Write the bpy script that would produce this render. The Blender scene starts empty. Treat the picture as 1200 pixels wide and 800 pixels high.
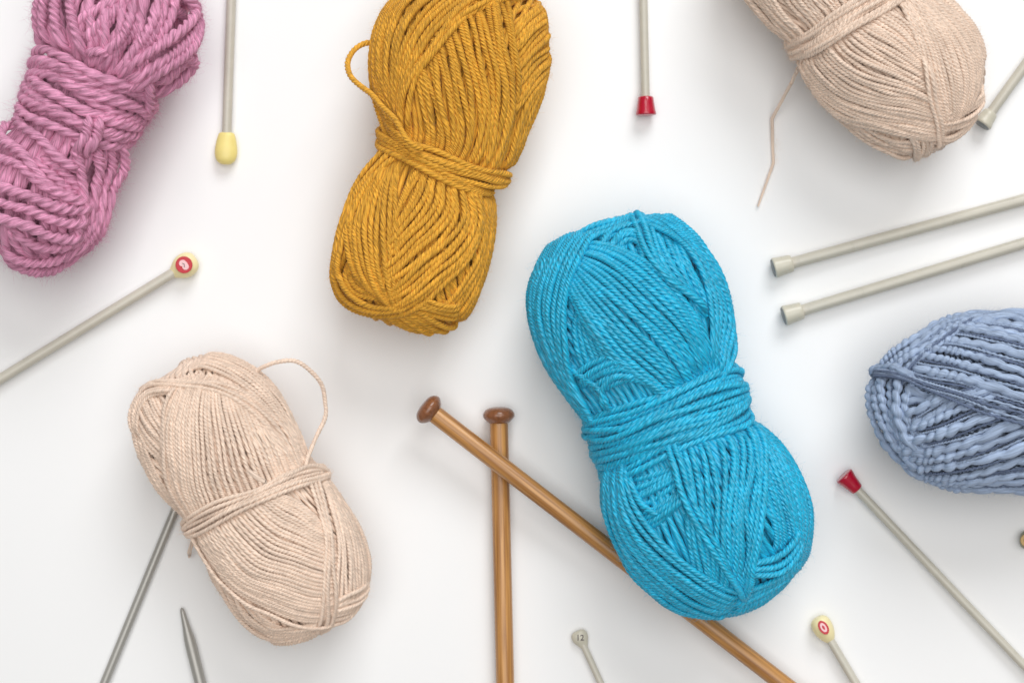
import bpy, math, random
import numpy as np

# ------------------------------------------------------------------ camera, light, exposure
M = 0.00035                 # metres per photo pixel on the table top
CAM_H = 0.85                # camera height over the table
scene = bpy.context.scene
col = scene.collection

cam_data = bpy.data.cameras.new('camera')
cam = bpy.data.objects.new('camera', cam_data)
col.objects.link(cam)
cam.location = (0, 0, CAM_H)
cam_data.sensor_width = 36.0
cam_data.lens = 36.0 * CAM_H / (1200 * M)
cam_data.clip_start = 0.01
cam_data.clip_end = 50
cam_data.dof.use_dof = True
cam_data.dof.focus_distance = CAM_H - 0.042
cam_data.dof.aperture_fstop = 9.0
scene.camera = cam

world = bpy.data.worlds.new('World')
scene.world = world
world.use_nodes = True
bgn = world.node_tree.nodes['Background']
bgn.inputs['Color'].default_value = (1.0, 0.98, 0.955, 1)
bgn.inputs['Strength'].default_value = 0.18

def area_light(name, loc, target, size, energy, color):
    d = bpy.data.lights.new(name, 'AREA')
    d.shape = 'RECTANGLE'; d.size = size[0]; d.size_y = size[1]
    d.energy = energy; d.color = color
    o = bpy.data.objects.new(name, d); col.objects.link(o)
    o.location = loc
    from mathutils import Vector
    o.rotation_euler = (Vector(target) - Vector(loc)).to_track_quat('-Z', 'Y').to_euler()
    return o
area_light('window_light', (1.9, 6.2, 5.0), (0, 0, 0), (4.4, 3.4), 400, (0.97, 0.985, 1.0))
area_light('overhead_fill', (0.1, 0.2, 3.6), (0, 0, 0), (3.4, 3.4), 97, (1.0, 0.99, 0.975))  # added overhead fill replacing part of the world ambient, keeps contact shadows tight

scene.view_settings.view_transform = 'Standard'
scene.view_settings.look = 'None'
scene.view_settings.gamma = 1
scene.view_settings.exposure = 0.0
scene.view_settings.use_curve_mapping = False
scene.cycles.max_bounces = 8
scene.cycles.diffuse_bounces = 5

rng = np.random.default_rng(11)

# ------------------------------------------------------------------ helpers
def at(px, py, z=0.0):
    f = (CAM_H - z) / CAM_H
    return np.array([(px - 600) * M * f, (400 - py) * M * f, z])

def tag(o, label=None, cat=None, group=None, kind=None):
    if label: o['label'] = label
    if cat: o['category'] = cat
    if group: o['group'] = group
    if kind: o['kind'] = kind
    return o

def empty(name, loc=(0, 0, 0), parent=None):
    o = bpy.data.objects.new(name, None)
    o.empty_display_size = 0.01
    col.objects.link(o)
    o.location = loc
    if parent: o.parent = parent
    return o

def mesh_np(name, V, F, mat, parent=None, uv=None, origin=None, smooth=True):
    """V (n,3) world coordinates, F (m,4) quads (or (m,3))."""
    V = np.asarray(V, np.float64)
    if origin is not None: V = V - np.asarray(origin)
    F = np.asarray(F, np.int32)
    k = F.shape[1]
    me = bpy.data.meshes.new(name)
    me.vertices.add(len(V)); me.vertices.foreach_set('co', V.astype(np.float32).ravel())
    me.loops.add(F.size); me.loops.foreach_set('vertex_index', F.ravel())
    me.polygons.add(len(F))
    me.polygons.foreach_set('loop_start', np.arange(0, F.size, k, dtype=np.int32))
    if uv is not None:
        l = me.uv_layers.new(name='UVMap')
        l.data.foreach_set('uv', np.asarray(uv, np.float32).ravel())
    me.update(calc_edges=True)
    if smooth: me.shade_smooth()
    me.materials.append(mat)
    o = bpy.data.objects.new(name, me); col.objects.link(o)
    if parent: o.parent = parent
    return o

def catmull(P, n):
    P = np.asarray(P, float)
    if len(P) == 2:
        t = np.linspace(0, 1, n)[:, None]
        return P[0] * (1 - t) + P[1] * t
    Q = np.vstack([2 * P[0] - P[1], P, 2 * P[-1] - P[-2]])
    out = []
    m = 24
    for i in range(1, len(Q) - 2):
        p0, p1, p2, p3 = Q[i - 1], Q[i], Q[i + 1], Q[i + 2]
        t = np.linspace(0, 1, m, endpoint=False)[:, None]
        out.append(0.5 * ((2 * p1) + (-p0 + p2) * t + (2 * p0 - 5 * p1 + 4 * p2 - p3) * t ** 2 + (-p0 + 3 * p1 - 3 * p2 + p3) * t ** 3))
    out.append(P[-1:])
    return resample(np.vstack(out), n)

def resample(P, n):
    d = np.r_[0, np.cumsum(np.linalg.norm(np.diff(P, axis=0), axis=1))]
    x = np.linspace(0, d[-1], n)
    return np.stack([np.interp(x, d, P[:, k]) for k in range(P.shape[1])], 1)

def wobble(n, length, wl, amp):
    """smooth random wander along a strand"""
    x = np.linspace(0, length, n)
    y = np.zeros(n)
    for _ in range(3):
        y += np.sin(x / (wl * rng.uniform(.6, 1.8)) * 2 * math.pi + rng.uniform(0, 6.283)) * rng.uniform(.4, 1)
    return y * amp * 0.6

# ------------------------------------------------------------------ materials
def new_mat(name):
    m = bpy.data.materials.new(name); m.use_nodes = True
    nt = m.node_tree
    return m, nt, nt.nodes['Principled BSDF']

def yarn_mat(name, c, rough=0.75, spec=0.25, sheen=0.35, var=0.22, bump=0.6, fib=(.9, 15.0)):
    m, nt, b = new_mat(name)
    N, L = nt.nodes, nt.links
    uv = N.new('ShaderNodeUVMap')
    mp = N.new('ShaderNodeMapping'); mp.inputs['Scale'].default_value = (fib[0], fib[1], 1)
    L.new(uv.outputs['UV'], mp.inputs['Vector'])
    oi = N.new('ShaderNodeObjectInfo')
    add = N.new('ShaderNodeVectorMath'); add.operation = 'ADD'
    mul = N.new('ShaderNodeVectorMath'); mul.operation = 'SCALE'
    comb = N.new('ShaderNodeCombineXYZ'); comb.inputs[0].default_value = 37; comb.inputs[1].default_value = 11; comb.inputs[2].default_value = 91
    L.new(comb.outputs[0], mul.inputs[0]); L.new(oi.outputs['Random'], mul.inputs['Scale'])
    L.new(mp.outputs[0], add.inputs[0]); L.new(mul.outputs[0], add.inputs[1])
    nz = N.new('ShaderNodeTexNoise'); nz.inputs['Scale'].default_value = 1.0; nz.inputs['Detail'].default_value = 3; nz.inputs['Roughness'].default_value = .6
    L.new(add.outputs[0], nz.inputs['Vector'])
    # slow shade drift along the strand (uneven dye)
    tc = N.new('ShaderNodeTexCoord')
    nz2 = N.new('ShaderNodeTexNoise'); nz2.inputs['Scale'].default_value = 160; nz2.inputs['Detail'].default_value = 2
    L.new(tc.outputs['Object'], nz2.inputs['Vector'])
    def mathn(op, a, bb):
        n = N.new('ShaderNodeMath'); n.operation = op
        for i, v in ((0, a), (1, bb)):
            if isinstance(v, (int, float)): n.inputs[i].default_value = v
            else: L.new(v, n.inputs[i])
        return n.outputs[0]
    st = N.new('ShaderNodeMapRange'); st.inputs['From Min'].default_value = .33; st.inputs['From Max'].default_value = .67
    L.new(nz.outputs['Fac'], st.inputs['Value'])
    v = mathn('MULTIPLY_ADD', mathn('SUBTRACT', st.outputs[0], .5), 1.3 * var)
    v.node.inputs[2].default_value = 1.0
    v2 = mathn('MULTIPLY_ADD', mathn('SUBTRACT', nz2.outputs['Fac'], .5), 0.25)
    v2.node.inputs[2].default_value = 1.0
    v3 = mathn('MULTIPLY_ADD', mathn('SUBTRACT', oi.outputs['Random'], .5), 0.14)
    v3.node.inputs[2].default_value = 1.0
    val = mathn('MULTIPLY', mathn('MULTIPLY', v, v2), v3)
    hsv = N.new('ShaderNodeHueSaturation'); hsv.inputs['Color'].default_value = (*c, 1)
    L.new(val, hsv.inputs['Value'])
    L.new(hsv.outputs[0], b.inputs['Base Color'])
    b.inputs['Roughness'].default_value = rough
    b.inputs['Specular IOR Level'].default_value = spec
    b.inputs['Sheen Weight'].default_value = sheen
    b.inputs['Sheen Roughness'].default_value = 0.45
    b.inputs['Sheen Tint'].default_value = (*[min(1, .4 + .6 * x) for x in c], 1)
    bp = N.new('ShaderNodeBump'); bp.inputs['Strength'].default_value = bump; bp.inputs['Distance'].default_value = 0.0004
    L.new(nz.outputs['Fac'], bp.inputs['Height']); L.new(bp.outputs[0], b.inputs['Normal'])
    return m

def plain_mat(name, c, rough=0.4, spec=0.5, metal=0.0, coat=0.0, noise=0.06, nscale=300, bump=0.0):
    m, nt, b = new_mat(name)
    N, L = nt.nodes, nt.links
    tc = N.new('ShaderNodeTexCoord')
    nz = N.new('ShaderNodeTexNoise'); nz.inputs['Scale'].default_value = nscale; nz.inputs['Detail'].default_value = 4
    L.new(tc.outputs['Object'], nz.inputs['Vector'])
    mr = N.new('ShaderNodeMapRange'); mr.inputs['To Min'].default_value = 1 - noise; mr.inputs['To Max'].default_value = 1 + noise
    L.new(nz.outputs['Fac'], mr.inputs['Value'])
    hsv = N.new('ShaderNodeHueSaturation'); hsv.inputs['Color'].default_value = (*c, 1)
    L.new(mr.outputs[0], hsv.inputs['Value']); L.new(hsv.outputs[0], b.inputs['Base Color'])
    mr2 = N.new('ShaderNodeMapRange'); mr2.inputs['To Min'].default_value = rough - .08; mr2.inputs['To Max'].default_value = rough + .08
    L.new(nz.outputs['Fac'], mr2.inputs['Value']); L.new(mr2.outputs[0], b.inputs['Roughness'])
    b.inputs['Specular IOR Level'].default_value = spec
    b.inputs['Metallic'].default_value = metal
    b.inputs['Coat Weight'].default_value = coat
    b.inputs['Coat Roughness'].default_value = 0.15
    if bump:
        bp = N.new('ShaderNodeBump'); bp.inputs['Strength'].default_value = bump; bp.inputs['Distance'].default_value = 0.0002
        L.new(nz.outputs['Fac'], bp.inputs['Height']); L.new(bp.outputs[0], b.inputs['Normal'])
    return m

def wood_mat(name, c1, c2, rough=.38):
    m, nt, b = new_mat(name)
    N, L = nt.nodes, nt.links
    tc = N.new('ShaderNodeTexCoord')
    mp = N.new('ShaderNodeMapping'); mp.inputs['Scale'].default_value = (900, 900, 26)
    L.new(tc.outputs['Object'], mp.inputs['Vector'])
    nz = N.new('ShaderNodeTexNoise'); nz.inputs['Scale'].default_value = 1.0; nz.inputs['Detail'].default_value = 5; nz.inputs['Distortion'].default_value = .4
    L.new(mp.outputs[0], nz.inputs['Vector'])
    cr = N.new('ShaderNodeValToRGB')
    cr.color_ramp.elements[0].position = .34; cr.color_ramp.elements[0].color = (*c2, 1)
    cr.color_ramp.elements[1].position = .68; cr.color_ramp.elements[1].color = (*c1, 1)
    L.new(nz.outputs['Fac'], cr.inputs[0]); L.new(cr.outputs[0], b.inputs['Base Color'])
    b.inputs['Roughness'].default_value = rough
    b.inputs['Coat Weight'].default_value = .25; b.inputs['Coat Roughness'].default_value = .25
    bp = N.new('ShaderNodeBump'); bp.inputs['Strength'].default_value = .15; bp.inputs['Distance'].default_value = .0002
    L.new(nz.outputs['Fac'], bp.inputs['Height']); L.new(bp.outputs[0], b.inputs['Normal'])
    return m

MAT = {
    'blue': yarn_mat('blue_yarn', (0.006, 0.425, 0.66), rough=.42, spec=.6, sheen=.35, var=.62),
    'mustard': yarn_mat('mustard_yarn', (0.69, 0.35, 0.037), rough=.65, spec=.25, sheen=.3, var=.65),
    'beige': yarn_mat('beige_yarn', (0.83, 0.655, 0.53), rough=.6, spec=.3, sheen=.4, var=.36),
    'pink': yarn_mat('pink_yarn', (0.70, 0.31, 0.47), rough=.62, spec=.3, sheen=.4, fib=(.6, 20.0), var=.6, bump=.9),
    'periwinkle': yarn_mat('periwinkle_yarn', (0.35, 0.44, 0.60), rough=.7, spec=.25, sheen=.4, fib=(.6, 18.0), var=.4, bump=.7),
    'periwinkle_dark': yarn_mat('dark_periwinkle_yarn', (0.125, 0.165, 0.27), rough=.6, spec=.35, sheen=.2),
    'table': plain_mat('white_table_top', (0.885, 0.885, 0.885), rough=.55, spec=.25, noise=.008, nscale=9),
    'needle': plain_mat('grey_enamel', (0.56, 0.53, 0.45), rough=.3, spec=.5, noise=.09, nscale=160),
    'needle_dark': plain_mat('grey_metal', (0.40, 0.39, 0.36), rough=.38, spec=.5, metal=.35, noise=.06, nscale=120),
    'cap': plain_mat('cream_grey_plastic', (0.58, 0.55, 0.45), rough=.3, spec=.5),
    'cap_end': plain_mat('dull_cap_end', (0.22, 0.23, 0.23), rough=.5),
    'yellow': plain_mat('yellow_plastic', (0.83, 0.70, 0.25), rough=.35, spec=.45),
    'cream': plain_mat('cream_plastic', (0.84, 0.74, 0.42), rough=.35, spec=.45),
    'red': plain_mat('red_plastic', (0.45, 0.002, 0.026), rough=.3, spec=.4, coat=.9),
    'redprint': plain_mat('red_print', (0.52, 0.015, 0.03), rough=.45),
    'palepink': plain_mat('pale_pink_print', (0.86, 0.55, 0.56), rough=.5),
    'ink': plain_mat('dark_print', (0.10, 0.08, 0.08), rough=.6),
    'tan': plain_mat('tan_plastic', (0.55, 0.35, 0.12), rough=.4),
    'olive': plain_mat('olive_plastic', (0.30, 0.28, 0.19), rough=.45),
    'brown': plain_mat('dark_brown_plastic', (0.22, 0.12, 0.04), rough=.5),
    'wood': wood_mat('bamboo_wood', (0.60, 0.30, 0.09), (0.29, 0.12, 0.03)),
    'woodhead': wood_mat('stained_wood', (0.29, 0.115, 0.05), (0.20, 0.075, 0.032), .24),
}

# ------------------------------------------------------------------ the table top
def table():
    s, t = 1.6, 0.03
    V = [(x, y, z) for z in (-t, 0) for x, y in ((-s, -s), (s, -s), (s, s), (-s, s))]
    F = [(0, 3, 2, 1), (4, 5, 6, 7), (0, 1, 5, 4), (1, 2, 6, 5), (2, 3, 7, 6), (3, 0, 4, 7)]
    o = mesh_np('tabletop', V, F, MAT['table'], smooth=False)
    tag(o, 'smooth matte white table top under the yarn and needles', 'tabletop', kind='structure')
table()

# ------------------------------------------------------------------ yarn strands
def ply_section(plies, per, depth=0.5):
    """radius of a bundle of round plies at evenly spaced angles (outer radius 1)"""
    nv = plies * per
    a = np.arange(nv) / nv * 2 * math.pi
    step = 2 * math.pi / plies
    dlt = (a + step / 2) % step - step / 2
    rho = depth; rp = 1 - depth
    rp_eff = max(rp, rho * math.sin(step / 2) * 1.02)
    r = rho * np.cos(dlt) + np.sqrt(np.maximum(rp_eff ** 2 - (rho * np.sin(dlt)) ** 2, 0))
    return a, r / r.max()

def fat_section(nv=14, c1=.36, r1=.64, c2=.62, r2=.34):
    """one fat soft ply wound round a thin one"""
    a = np.arange(nv) / nv * 2 * math.pi
    def circ(c, r, al):
        q = r * r - (c * np.sin(al)) ** 2
        return np.where(q > 0, c * np.cos(al) + np.sqrt(np.maximum(q, 0)), 0)
    return a, np.maximum(np.maximum(circ(c1, r1, a), circ(c2, r2, a - math.pi)), .25)

class Yarn:
    def __init__(self, mat, diam, plies=4, per=4, pitch=2.8, depth=.56, sgn=-1, slub=0.0, slubwl=4.0, seg=10.0, bead=0.0):
        self.bead = bead
        self.mat = mat; self.d = diam; self.sgn = sgn; self.seg = seg
        self.pitch = pitch * diam; self.a, self.r = ply_section(plies, per, depth) if plies != 1 else fat_section()
        self.slub = slub; self.slubwl = slubwl; self.drift = .5
        self.low = ply_section(plies, 2, depth * .6) if plies > 1 else (self.a, self.r)

def tube(P, N, y, k, coarse=1.0, taper=0, gain=1.0):
    """P (n,3) dense path, N (n,3) reference normals; k = metres per px. returns V,F,uv"""
    d = y.d * k
    step = y.pitch * k / y.seg * coarse
    ln = np.linalg.norm(np.diff(P, axis=0), axis=1).sum()
    n = max(4, int(ln / step) + 1)
    PN = resample(np.hstack([P, N]), n)
    P, N = PN[:, :3], PN[:, 3:]
    T = np.gradient(P, axis=0); T /= np.linalg.norm(T, axis=1)[:, None] + 1e-12
    N = N - (N * T).sum(1)[:, None] * T; N /= np.linalg.norm(N, axis=1)[:, None] + 1e-12
    B = np.cross(T, N)
    x = np.linspace(0, ln, n)
    ph = y.sgn * 2 * math.pi * x / (y.pitch * k) + rng.uniform(0, 6.28)
    ph = ph + wobble(n, ln, 14 * d, y.drift)
    sc = gain * (1 + wobble(n, ln, 5 * d, .06))
    if y.slub:
        sc = sc * (1 + np.clip(wobble(n, ln, y.slubwl * d, y.slub), -.55, .5))
    if taper:
        sc = sc * np.clip(np.minimum(x, ln - x) / (taper * d) + .6, 0, 1)
    nv = len(y.a)
    A = y.a[None, :] + ph[:, None]
    R = (d / 2) * y.r[None, :] * sc[:, None]
    if y.bead:      # soft roving pinched by a binder thread: plump slanted bulges
        A = np.broadcast_to(y.a[None, :], (n, len(y.a)))
        q = x / (y.bead * k) + wobble(n, ln, 3 * d, .03) + rng.uniform(0, 6)
        wv = np.abs(np.sin(math.pi * q[:, None] + .5 * A))
        amp = .36 + .64 * wv ** .55
        R = (d / 2) * amp * sc[:, None]
    V = P[:, None, :] + (R * np.cos(A))[..., None] * N[:, None, :] + (R * np.sin(A))[..., None] * B[:, None, :]
    i = np.arange(n - 1)[:, None]; j = np.arange(nv)[None, :]; j2 = (j + 1) % nv
    a = i * nv + j; b = i * nv + j2; c = (i + 1) * nv + j2; e = (i + 1) * nv + j
    F = np.stack([a, e, c, b], -1).reshape(-1, 4)
    u = x / d
    u0 = np.broadcast_to(u[:-1, None], (n - 1, nv)); u1 = np.broadcast_to(u[1:, None], (n - 1, nv))
    v0 = np.broadcast_to(j / nv, (n - 1, nv)); v1 = v0 + 1 / nv
    uv = np.stack([np.stack([u0, v0], -1), np.stack([u1, v0], -1), np.stack([u1, v1], -1), np.stack([u0, v1], -1)], 2).reshape(-1, 2)
    return V.reshape(-1, 3), F, uv

DF = 0.74      # how far the skeins sag: height over width
class Skein:
    def __init__(self, A, B, left, right, yarn, depth, label, group, lift=0.0, bias=0.0):
        self.bias = bias
        self.y = yarn
        A = np.array(A, float); B = np.array(B, float)
        self.L = np.linalg.norm(B - A)
        self.ax = (B - A) / self.L
        self.cx = np.array([self.ax[1], -self.ax[0]])      # photo px, y down: right of travel
        self.A = A; self.df = depth
        self.gs = {}
        for nm, pts, sg in (('l', left, -1), ('r', right, 1)):
            q = np.array(pts, float) - A
            s = q @ self.ax; c = sg * (q @ self.cx)
            ct = 1 - 2 * np.clip(s, .5, self.L - .5) / self.L
            st = np.sqrt(1 - ct ** 2)
            ok = (st > .22)
            th = np.arccos(ct[ok]); g = c[ok] / st[ok]
            o = np.argsort(th)
            self.gs[nm] = (th[o], g[o])
        # smooth the two profiles
        tt = np.linspace(0, math.pi, 181)
        for nm in 'lr':
            g = np.interp(tt, *self.gs[nm])
            ker = np.exp(-np.linspace(-2, 2, 13) ** 2); ker /= ker.sum()
            g = np.convolve(np.pad(g, 6, 'edge'), ker, 'valid')
            self.gs[nm] = (tt, g)
        w = self.half(tt)[0]
        dmax = (self.df * w).max()
        zc = 0.03
        for _ in range(6):
            self.k = M * (CAM_H - zc) / CAM_H
            zc = self.k * (dmax + 0.0 * self.y.d) + 0.0004 + lift
        self.zc = zc
        self.o = at(*A, zc)
        self.ax3 = np.array([self.ax[0], -self.ax[1], 0]); self.cx3 = np.array([self.cx[0], -self.cx[1], 0])
        mid = at(*((A + B) / 2), zc); mid[2] = 0
        self.org = mid
        self.root = empty('yarn_skein', mid)
        tag(self.root, label, 'yarn skein', group)
        self.fz = []
        self.core()

    def half(self, th):
        gl = np.interp(th, *self.gs['l']); gr = np.interp(th, *self.gs['r'])
        st = np.sin(th)
        return (gl + gr) / 2 * st, (gr - gl) / 2 * st

    def S(self, u):
        """unit vectors (axial, across, up) -> world points on the wound surface"""
        ct = np.clip(u[:, 0], -1, 1)
        th = np.arccos(ct)
        ph = np.arctan2(u[:, 1], u[:, 2])
        w, m = self.half(th)
        s = self.L * (1 - ct) / 2
        c = m + w * np.sin(ph); h = self.df * w * np.cos(ph)
        h = np.where(h < 0, h * .97, h)
        return self.o + self.k * (s[:, None] * self.ax3 + c[:, None] * self.cx3) + np.array([0, 0, 1.0]) * (self.k * h)[:, None]

    def SN(self, u):
        P = self.S(u)
        e = 0.02
        ref = np.where(np.abs(u[:, 2:3]) < .9, np.array([[0, 0, 1.0]]), np.array([[0, 1.0, 0]]))
        t1 = np.cross(u, ref); t1 /= np.linalg.norm(t1, axis=1)[:, None]
        t2 = np.cross(u, t1)
        def nrm(v): return v / np.linalg.norm(v, axis=1)[:, None]
        d1 = self.S(nrm(u + e * t1)) - self.S(nrm(u - e * t1))
        d2 = self.S(nrm(u + e * t2)) - self.S(nrm(u - e * t2))
        n = np.cross(d1, d2); n /= np.linalg.norm(n, axis=1)[:, None] + 1e-12
        ctr = self.o + self.k * (self.L * .5) * self.ax3
        # outward: compare with offset from the axis
        s = ((P - self.o) @ self.ax3)[:, None] * self.ax3 + self.o
        out = P - s + (s - ctr) * .15
        n *= np.sign((n * out).sum(1))[:, None]
        return P, n

    def inv(self, px):
        """photo pixels -> unit vectors of the surface point seen there"""
        out = []
        for x, y in px:
            z = self.zc
            for _ in range(14):
                f = (CAM_H - z) / CAM_H
                wxy = np.array([(x - 600) * M * f, (400 - y) * M * f, 0]) - np.array([self.o[0], self.o[1], 0])
                s = np.clip(wxy @ self.ax3 / self.k, self.L * .004, self.L * .996)
                c = wxy @ self.cx3 / self.k
                ct = 1 - 2 * s / self.L; th = math.acos(ct)
                w, m = self.half(np.array([th])); w = w[0]; m = m[0]
                q = np.clip((c - m) / max(w, 1e-6), -.992, .992)
                ph = math.asin(q)
                z = .5 * z + .5 * (self.zc + self.k * self.df * w * math.cos(ph))
            st = math.sin(th)
            out.append((ct, st * math.sin(ph), st * math.cos(ph)))
        return np.array(out)

    def off(self, layer):
        return (layer - 2.2 + self.bias) * .62 * self.y.d

    def core(self):
        nt, np_ = 40, 32
        th = np.linspace(0.02, math.pi - .02, nt); ph = np.linspace(0, 2 * math.pi, np_, endpoint=False)
        T, Pp = np.meshgrid(th, ph, indexing='ij')
        u = np.stack([np.cos(T), np.sin(T) * np.sin(Pp), np.sin(T) * np.cos(Pp)], -1).reshape(-1, 3)
        P, N = self.SN(u)
        V = P + N * (self.off(-.5) - self.y.d * .35) * self.k
        V[:, 2] = np.maximum(V[:, 2], .0006)
        i = np.arange(nt - 1)[:, None]; j = np.arange(np_)[None, :]; j2 = (j + 1) % np_
        F = np.stack([i * np_ + j, (i + 1) * np_ + j, (i + 1) * np_ + j2, i * np_ + j2], -1).reshape(-1, 4)
        uv = np.tile(np.array([[0, 0], [1, 0], [1, 1], [0, 1]], float), (len(F), 1))
        mesh_np('core', V, F, MAT[self.y.mat], self.root, uv, self.org)

    def winding(self, tilts=((0.25, 0.0), (-0.3, .35)), layers=(0.7, 0.25), yarn=None, step=1.0, coarse=1.4):
        """the turns beneath the visible bundles: families of parallel circles round the body"""
        import copy
        y = copy.copy(yarn or self.y); y.a, y.r = y.low; y.pitch = y.pitch * 1.8; y.bead = 0
        Vs, Fs, Us, nvt = [], [], [], 0
        wmean = self.half(np.array([math.pi / 2]))[0][0]
        for (tl, up), lay in zip(tilts, layers):
            n = np.array([tl, 1.0, up]); n /= np.linalg.norm(n)
            e1 = np.array([1.0, 0, 0]) - n[0] * n; e1 /= np.linalg.norm(e1)
            e2 = np.cross(n, e1)
            m = int(2 * wmean / y.d * 1.08 * step)
            for i in range(m):
                dd = -0.985 + 1.97 * (i + .5 + rng.uniform(-.2, .2)) / m
                r = math.sqrt(max(1 - dd * dd, .004))
                a = np.linspace(0, 2 * math.pi, 220)
                u = dd * n + r * (np.cos(a)[:, None] * e1 + np.sin(a)[:, None] * e2)
                u = u / np.linalg.norm(u, axis=1)[:, None]
                P, N = self.SN(u)
                of = self.off(lay) + wobble(len(u), 12, 2.5, .12) * y.d
                P = P + N * (of * self.k)[:, None]
                keep = P[:, 2] > .20 * self.zc
                idx = np.where(keep)[0]
                if len(idx) < 6: continue
                runs = np.split(idx, np.where(np.diff(idx) > 1)[0] + 1)
                if len(runs) > 1 and runs[0][0] == 0 and runs[-1][-1] == len(a) - 1:
                    runs[0] = np.r_[runs[-1], runs[0][1:]]; runs = runs[:-1]
                for rr in runs:
                    if len(rr) < 5: continue
                    V, F, U = tube(P[rr], N[rr], y, self.k, coarse)
                    Vs.append(V); Fs.append(F + nvt); Us.append(U); nvt += len(V)
        o = mesh_np('inner_winding', np.vstack(Vs), np.vstack(Fs), MAT[y.mat], self.root, np.vstack(Us), self.org)
        tag(o, kind='stuff')

    def bundle(self, guides, layer, n=None, ext=14, name='strand_bundle', yarns=None, sink=1.6, tight=.9, mess=1.0, ends=(1, 1), label=None):
        """strands laid side by side between guide lines traced on the skein (photo px)"""
        k = self.k; y0 = self.y
        R = 40
        G = np.array([self.unit(catmull(self.inv(g), R)) for g in guides])
        G3 = [self.S(g) for g in G]
        wid = sum(np.percentile(np.linalg.norm(G3[i + 1] - G3[i], axis=1), 78) for i in range(len(G) - 1)) / k
        dm = y0.d if yarns is None else float(np.mean([q.d for q in yarns]))
        if n is None: n = max(1, int(round(wid / (dm * tight))) + 1)
        part = empty(name, (0, 0, 0), self.root)
        if label: part['label'] = label
        fs = np.linspace(0, 1, n) if n > 1 else np.array([0.0])
        if yarns is not None:       # spacing follows each strand's own width
            w = np.array([yarns[i % len(yarns)].d for i in range(n)])
            cpos = np.cumsum(w) - w / 2
            fs = (cpos - cpos[0]) / max(cpos[-1] - cpos[0], 1e-6) if n > 1 else fs
        for i, f in enumerate(fs):
            y = y0 if yarns is None else yarns[i % len(yarns)]
            f = f + (rng.uniform(-.12, .12) * mess / max(n - 1, 1) if n > 1 else 0)
            x = np.clip(f, 0, 1) * (len(G) - 1); gi = min(int(x), len(G) - 2) if len(G) > 1 else 0
            u = G[0] if len(G) == 1 else G[gi] * (1 - (x - gi)) + G[gi + 1] * (x - gi)
            u = self.unit(u)
            # run on past the traced ends, under the neighbours
            def tail(ua, ub, e):
                pts = []; left = e; pa = self.S(ua[None])[0]; ax = np.cross(ub, ua); an = np.linalg.norm(ax); ax /= an + 1e-12
                ang = math.asin(min(1, an)); cur = ua
                for _ in range(60):
                    cur = self.unit1(cur * math.cos(ang) + np.cross(ax, cur) * math.sin(ang))
                    p = self.S(cur[None])[0]; left -= np.linalg.norm(p - pa) / k; pa = p
                    pts.append(cur)
                    if left <= 0: break
                return pts
            e0, e1 = ext * rng.uniform(.75, 1.2), ext * rng.uniform(.75, 1.2)
            pre = tail(u[0], u[1], e0)[::-1] if ends[0] else []
            post = tail(u[-1], u[-2], e1) if ends[1] else []
            u = np.vstack([np.array(pre).reshape(-1, 3), u, np.array(post).reshape(-1, 3)])
            P, N = self.SN(u)
            ln = np.linalg.norm(np.diff(P, axis=0), axis=1).sum() / k
            xs = np.r_[0, np.cumsum(np.linalg.norm(np.diff(P, axis=0), axis=1))] / k
            of = self.off(layer) + wobble(len(u), ln, 14 * y.d, .13 * mess) * y.d + rng.uniform(-.14, .14) * y.d * mess
            fall = max(ext * 1.25, 8)
            sm = lambda t: t * t * (3 - 2 * t)
            if ends[0]: of = of - sink * y.d * .62 * (1 - sm(np.clip(xs / fall, 0, 1)))
            if ends[1]: of = of - sink * y.d * .62 * (1 - sm(np.clip((ln - xs) / fall, 0, 1)))
            T = np.gradient(P, axis=0); T /= np.linalg.norm(T, axis=1)[:, None] + 1e-12
            B = np.cross(T, N)
            P = P + N * (of * k)[:, None] + B * (wobble(len(u), ln, 20 * y.d, .19 * mess) * y.d * k)[:, None]
            P[:, 2] = np.maximum(P[:, 2], y.d * k * .5 + .0003)
            V, F, U = tube(P, N, y, k, gain=rng.uniform(.9, 1.1))
            mesh_np('strand', V, F, MAT[y.mat], part, U, self.org)
            self.fz.append((P, N, y))
        return part

    def free(self, pts, name, yarn=None, kink=.10, label=None):
        """a loose end: (px, py, height in mm)"""
        y = yarn or self.y
        P = np.array([at(p[0], p[1], p[2] / 1000 * (DF / .86 if p[2] > 4 else 1)) for p in pts])
        P = catmull(P, 120)
        P = P + np.stack([wobble(120, 100, 22, kink), wobble(120, 100, 22, kink), np.zeros(120)], 1) * y.d * self.k
        P[:, 2] = np.maximum(P[:, 2], y.d * self.k * .5)
        T = np.gradient(P, axis=0); T /= np.linalg.norm(T, axis=1)[:, None]
        N = np.tile([0, 0, 1.0], (120, 1))
        bad = np.abs(T[:, 2]) > .9
        N[bad] = [0, 1, 0]
        V, F, U = tube(P, N, y, self.k, taper=.8)
        o = mesh_np(name, V, F, MAT[y.mat], self.root, U, self.org)
        if label: o['label'] = label
        self.fz.append((P, N, y))
        return o

    def fuzz(self, count, length=(4, 12), width=.00004):
        """stray fibres standing off the strands"""
        P = np.vstack([p[0][1:-1] for p in self.fz]); N = np.vstack([p[1][1:-1] for p in self.fz])
        T = np.vstack([p[0][2:] - p[0][:-2] for p in self.fz])
        D = np.concatenate([np.full(len(p[0]) - 2, p[2].d) for p in self.fz])
        wgt = np.linalg.norm(T, axis=1); T = T / (wgt[:, None] + 1e-12)
        q = rng.choice(len(P), count, p=wgt / wgt.sum())
        P, N, T, D = P[q], N[q], T[q], D[q]
        k = self.k
        B = np.cross(T, N)
        a = rng.uniform(-1.5, 1.5, count)[:, None]
        out = np.cos(a) * N + np.sin(a) * B
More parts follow.
